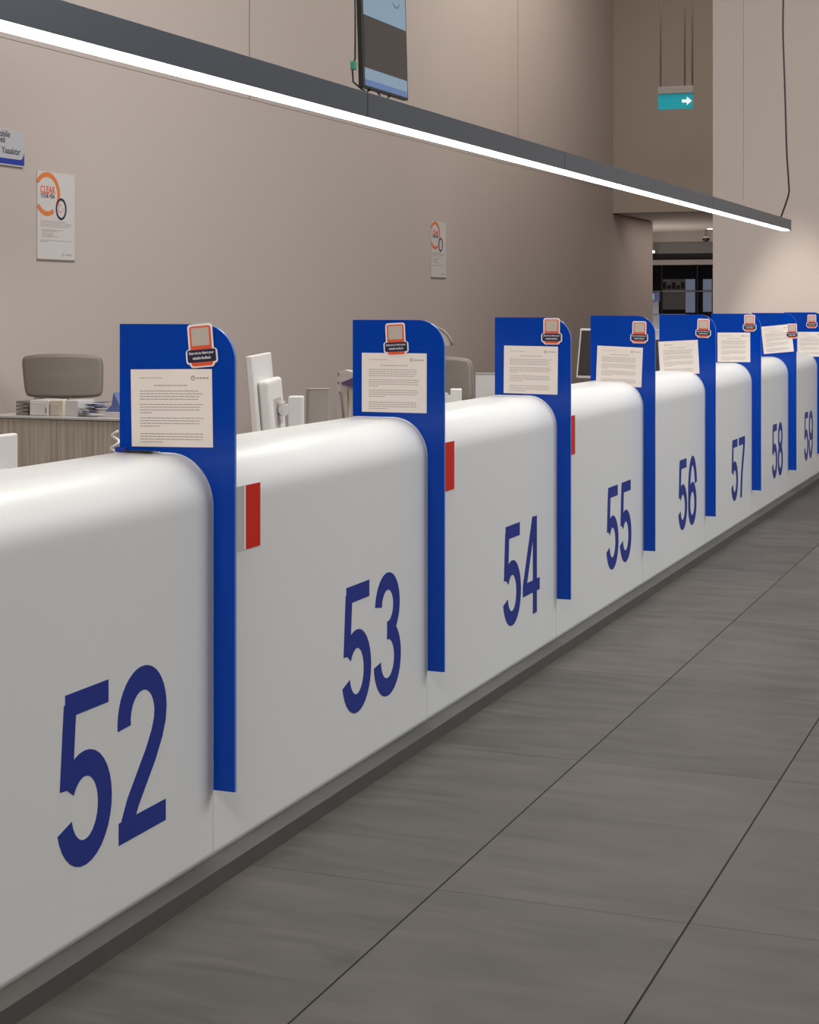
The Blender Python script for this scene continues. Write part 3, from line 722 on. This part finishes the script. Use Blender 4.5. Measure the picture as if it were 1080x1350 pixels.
stext('Use of Mobile', 0.175, h * .80, 0.064, 0.36); stext('Phones', 0.235, h * .64, 0.064, 0.19); stext('Telefon Yasakt\u0131r', 0.045, h * .34, 0.064, 0.46)

# ================================================================== QUEUE DISPLAY
XD = -3.9
bl = on_x(480, 113.5, XD); br = on_x(538.5, 132.5, XD)
tl_w = br.y - bl.y
hD = 1.20
root = empty('queue_display', (XD, (bl.y + br.y) / 2, br.z), label='upright hanging queue screen with light blue and dark bands above the light bar', cat='display screen')
T = Matrix.Rotation(math.radians(-1.6), 4, 'Y')
hw = tl_w / 2
m = MB(); m.box(-0.035, -hw, 0, 0.0, hw, hD, BLACK, 0.004, T); m.build('screen_frame', root)
m = MB()
def band(y0, y1, z0, z1, mm, d=0.002): m.box(0.0, y0, z0, d, y1, z1, mm, 0, T)
iy = hw - 0.018
band(-iy, iy, 0.014, 0.050, SCRB); band(-iy, iy, 0.050, 0.118, SCRL); band(-iy, iy, 0.118, 0.43, SCRD); band(-iy, iy, 0.43, hD - 0.022, SCRL)
m.build('screen', root)
m = MB(); fn = lambda q, r_, d: T @ Vector((d, q, r_))
m.ribbon(arc(-0.15, 0.60, 0.05, 0.05, -150, -10, 12), 0.012, fn, 0.002, 0.003, SCRW); m.ribbon(arc(0.18, 0.60, 0.06, 0.05, -150, -20, 12), 0.012, fn, 0.002, 0.003, SCRW)
m.ribbon(arc(-0.1, 0.07, 0.015, 0.015, 0, 360, 12)[:-1], 0.008, fn, 0.002, 0.003, SCRL, closed=True); m.build('screen_graphics', root)
m = MB(); m.box(-0.10, -0.20, 0.45, -0.036, 0.20, 0.95, BLACK, 0.006); m.box(-0.15, -hw + 0.01, 0.60, -0.10, hw - 0.05, 0.68, BLACK, 0.004); m.box(-0.12, -hw - 0.02, 0.62, -0.036, -hw + 0.05, 0.95, BLACK, 0.006); m.build('mount_bracket', root)
m = MB(); m.cyl((-0.13, 0, 0.60), (-0.13, 0, ZC - br.z), 0.03, BLACK); m.build('ceiling_pole', root)
m = MB(); m.tube([(-0.055, -hw - 0.01, 0.70), (-0.05, -hw - 0.012, 0.40), (-0.052, -hw - 0.01, 0.17), (-0.07, -hw - 0.01, 0.10), (-0.06, -hw - 0.02, 0.03), (-0.02, -hw + 0.02, -0.012), (-0.02, -hw + 0.08, -0.02), (-0.02, -hw + 0.14, 0.0)], 0.006, BLACK, 8)
m.tube([(-0.02, -0.10 + 0.05 * k, -0.03 * math.sin(PI * k / 4)) for k in range(5)], 0.005, BLACK, 8)
m.build('cable', root)
m = MB(); m.box(-0.075, -hw - 0.03, 0.10, -0.045, -hw + 0.0, 0.15, GREEN, 0.004); m.build('cable_plug', root)

# ================================================================== LINEAR PENDANT LIGHT
XL, ZB, ZH = -2.30, 2.147, 0.085
Y0, Y1 = 1.2, 14.44
root = empty('linear_pendant_light', (XL, 8.0, ZB), label='long dark grey pendant light bar glowing white underneath, above the counters', cat='pendant light')
HW = 0.042
segs = [Y0, on_x(485, 130, XL + HW).y, on_x(745, 200, XL + HW).y, 11.2, Y1]
for a, b in zip(segs[:-1], segs[1:]):
    m = MB(); m.box(-HW, a - 8.0 + 0.004, 0, HW, b - 8.0 - 0.004, ZH, BARG, 0.0015); m.build('housing_segment', root)
m = MB()
for a in segs[1:-1]: m.box(-HW + 0.002, a - 8.0 - 0.006, 0.002, HW - 0.002, a - 8.0 + 0.006, ZH - 0.002, SEAM)
m.build('joint_seam', root)
m = MB(); dw = 0.034
pts = [(dw * math.cos(math.radians(a)), (Y1 - 8.0 - 0.05) + 0.05 * math.sin(math.radians(a))) for a in range(0, 181, 15)] + [(-dw, Y0 - 8.0 + 0.01), (dw, Y0 - 8.0 + 0.01)]
m.prism(pts, lambda a, b, d: Vector((a, b, d)), -0.006, 0.004, GLOW); m.build('diffuser', root)
m = MB(); m.box(-HW - 0.001, Y1 - 8.0 - 0.004, -0.004, HW + 0.001, Y1 - 8.0 + 0.008, ZH + 0.002, BARG, 0.001); m.build('end_cap', root)
pz_ = [(1028.5, 290), (1031, 283), (1040, 256), (1040, 240), (1037.5, 200), (1036, 150), (1034.5, 100), (1033, 60), (1032.5, 30), (1033, 0), (1034, -60), (1033, -140), (1033, -400)]
path = []
for px, py in pz_:
    p_ = on_y(px, py, 14.2); path.append((p_.x - XL, p_.y - 8.0, p_.z - ZB))
path[0] = (path[0][0], path[0][1], ZH - 0.002)
path[-1] = (path[-1][0], path[-1][1], ZC - ZB)
sm = []
for k in range(len(path) - 1):
    p0 = Vector(path[max(k - 1, 0)]); p1 = Vector(path[k]); p2 = Vector(path[k + 1]); p3 = Vector(path[min(k + 2, len(path) - 1)])
    for j in range(6):
        t = j / 6; sm.append(0.5 * ((2 * p1) + (-p0 + p2) * t + (2 * p0 - 5 * p1 + 4 * p2 - p3) * t * t + (-p0 + 3 * p1 - 3 * p2 + p3) * t ** 3))
sm.append(Vector(path[-1]))
MB().tube(sm, 0.0075, BLACK, 8).build('power_cord', root)
for yy in (1.6,):
    m = MB(); m.cyl((0, yy - 8, ZH), (0, yy - 8, ZC - ZB), 0.0015, METAL, 6); m.build('suspension_wire', root)

# ================================================================== EXIT SIGN
EY = 22.0
a = on_y(914, 143, EY); b = on_y(914, 122.5, EY); c_ = on_y(914.5, 113, EY)
root = empty('exit_sign', (a.x, EY, a.z), label='small teal hanging exit sign with a white arrow, left of the far wall edge', cat='exit sign')
h = b.z - a.z; w_ = 0.46
m = MB(); m.box(-w_, -0.01, 0, 0, 0.01, h, TEAL, 0.002); m.build('sign_panel', root)
m = MB(); m.box(-w_ - 0.005, -0.03, h, 0.005, 0.03, c_.z - a.z, SHOPG, 0.004); m.build('housing', root)
m = MB(); fn = lambda q, r_, d: Vector((q, -d, r_))
ax = -0.036
m.prism([(ax - 0.045, h * .78), (ax + 0.022, h * .5), (ax - 0.045, h * .22), (ax - 0.045, h * .40), (ax - 0.11, h * .40), (ax - 0.11, h * .60), (ax - 0.045, h * .60)], fn, 0.011, 0.013, EXW); m.build('arrow', root)
for q in (0.0 - 0.01, -0.11, -w_ + 0.03):
    m = MB(); m.cyl((q, 0, c_.z - a.z), (q, 0, ZC - a.z), 0.012, CHFR, 10); m.build('hanging_rod', root)

# ================================================================== LIGHTS
def area(name, loc, sx, sy, power, color=(1, 0.93, 0.86), rot=(0, 0, 0)):
    l = bpy.data.lights.new(name, 'AREA'); l.shape = 'RECTANGLE'; l.size = sx; l.size_y = sy; l.energy = power; l.color = color
    o = bpy.data.objects.new(name, l); COL.objects.link(o); o.location = loc; o.rotation_euler = rot; return o
NW = (1, 0.955, 0.91)
area('staff_ceiling_light_a', (-2.2, 8.5, ZC - 0.05), 1.6, 8.0, 560, NW)
area('staff_ceiling_light_b', (-4.1, 20.6, ZC - 0.05), 1.0, 5.0, 210, NW)
area('hall_ceiling_light_a', (5.6, 8.0, 6.0), 2.0, 4.0, 320, (0.95, 0.98, 1.0), (0, math.radians(42), 0))
area('hall_ceiling_light_b', (5.6, 12.0, 6.0), 2.0, 4.0, 230, (0.97, 0.98, 1.0), (0, math.radians(42), 0))
area('front_fill', (0.0, -4.0, 6.8), 5.0, 1.5, 420, NW, (math.radians(52), 0, 0))  # unseen fill added behind the camera to brighten the divider panels and papers
area('passage_light', (-5.5, 29.5, 2.99), 2.4, 4.0, 36, (1, 0.86, 0.78))
area('passage_ceiling_fill', (-7.5, 31.5, 0.9), 2.0, 2.5, 42, (1, 0.86, 0.78), (PI, 0, 0))  # added upward fill, hidden behind the counters, brightens the passage ceiling
area('bulkhead_light', (-5.3, 21.0, ZC - 0.05), 1.6, 4.0, 30, (1, 0.85, 0.72))
area('shop_light', (-9.0, 36.0, 2.2), 2.0, 1.0, 3)
sp = bpy.data.lights.new('wall_downlight', 'SPOT'); sp.energy = 1500; sp.spot_size = math.radians(34); sp.spot_blend = 0.35; sp.shadow_soft_size = 0.05; sp.color = (1, 0.93, 0.85)
so = bpy.data.objects.new('wall_downlight', sp); COL.objects.link(so); so.location = (-2.66, 16.6, 5.4)

w_ = bpy.data.worlds.new('world'); w_.use_nodes = True; w_.node_tree.nodes['Background'].inputs[0].default_value = (0.9, 0.85, 0.8, 1); w_.node_tree.nodes['Background'].inputs[1].default_value = 0.05
scene.world = w_

# ================================================================== CAMERA
cam = bpy.data.cameras.new('camera'); co = bpy.data.objects.new('camera', cam); COL.objects.link(co)
co.location = (0, 0, CH); co.rotation_euler = (PI / 2, 0, TH)
cam.sensor_fit = 'VERTICAL'; cam.sensor_height = 36; cam.lens = 36 * F / 1350
cam.shift_y = -(675 - H0) / 1350; cam.clip_end = 200; cam.clip_start = 0.05
scene.camera = co
vs = scene.view_settings; vs.view_transform = 'Standard'; vs.look = 'None'; vs.gamma = 1; vs.use_curve_mapping = False; vs.exposure = 0.1
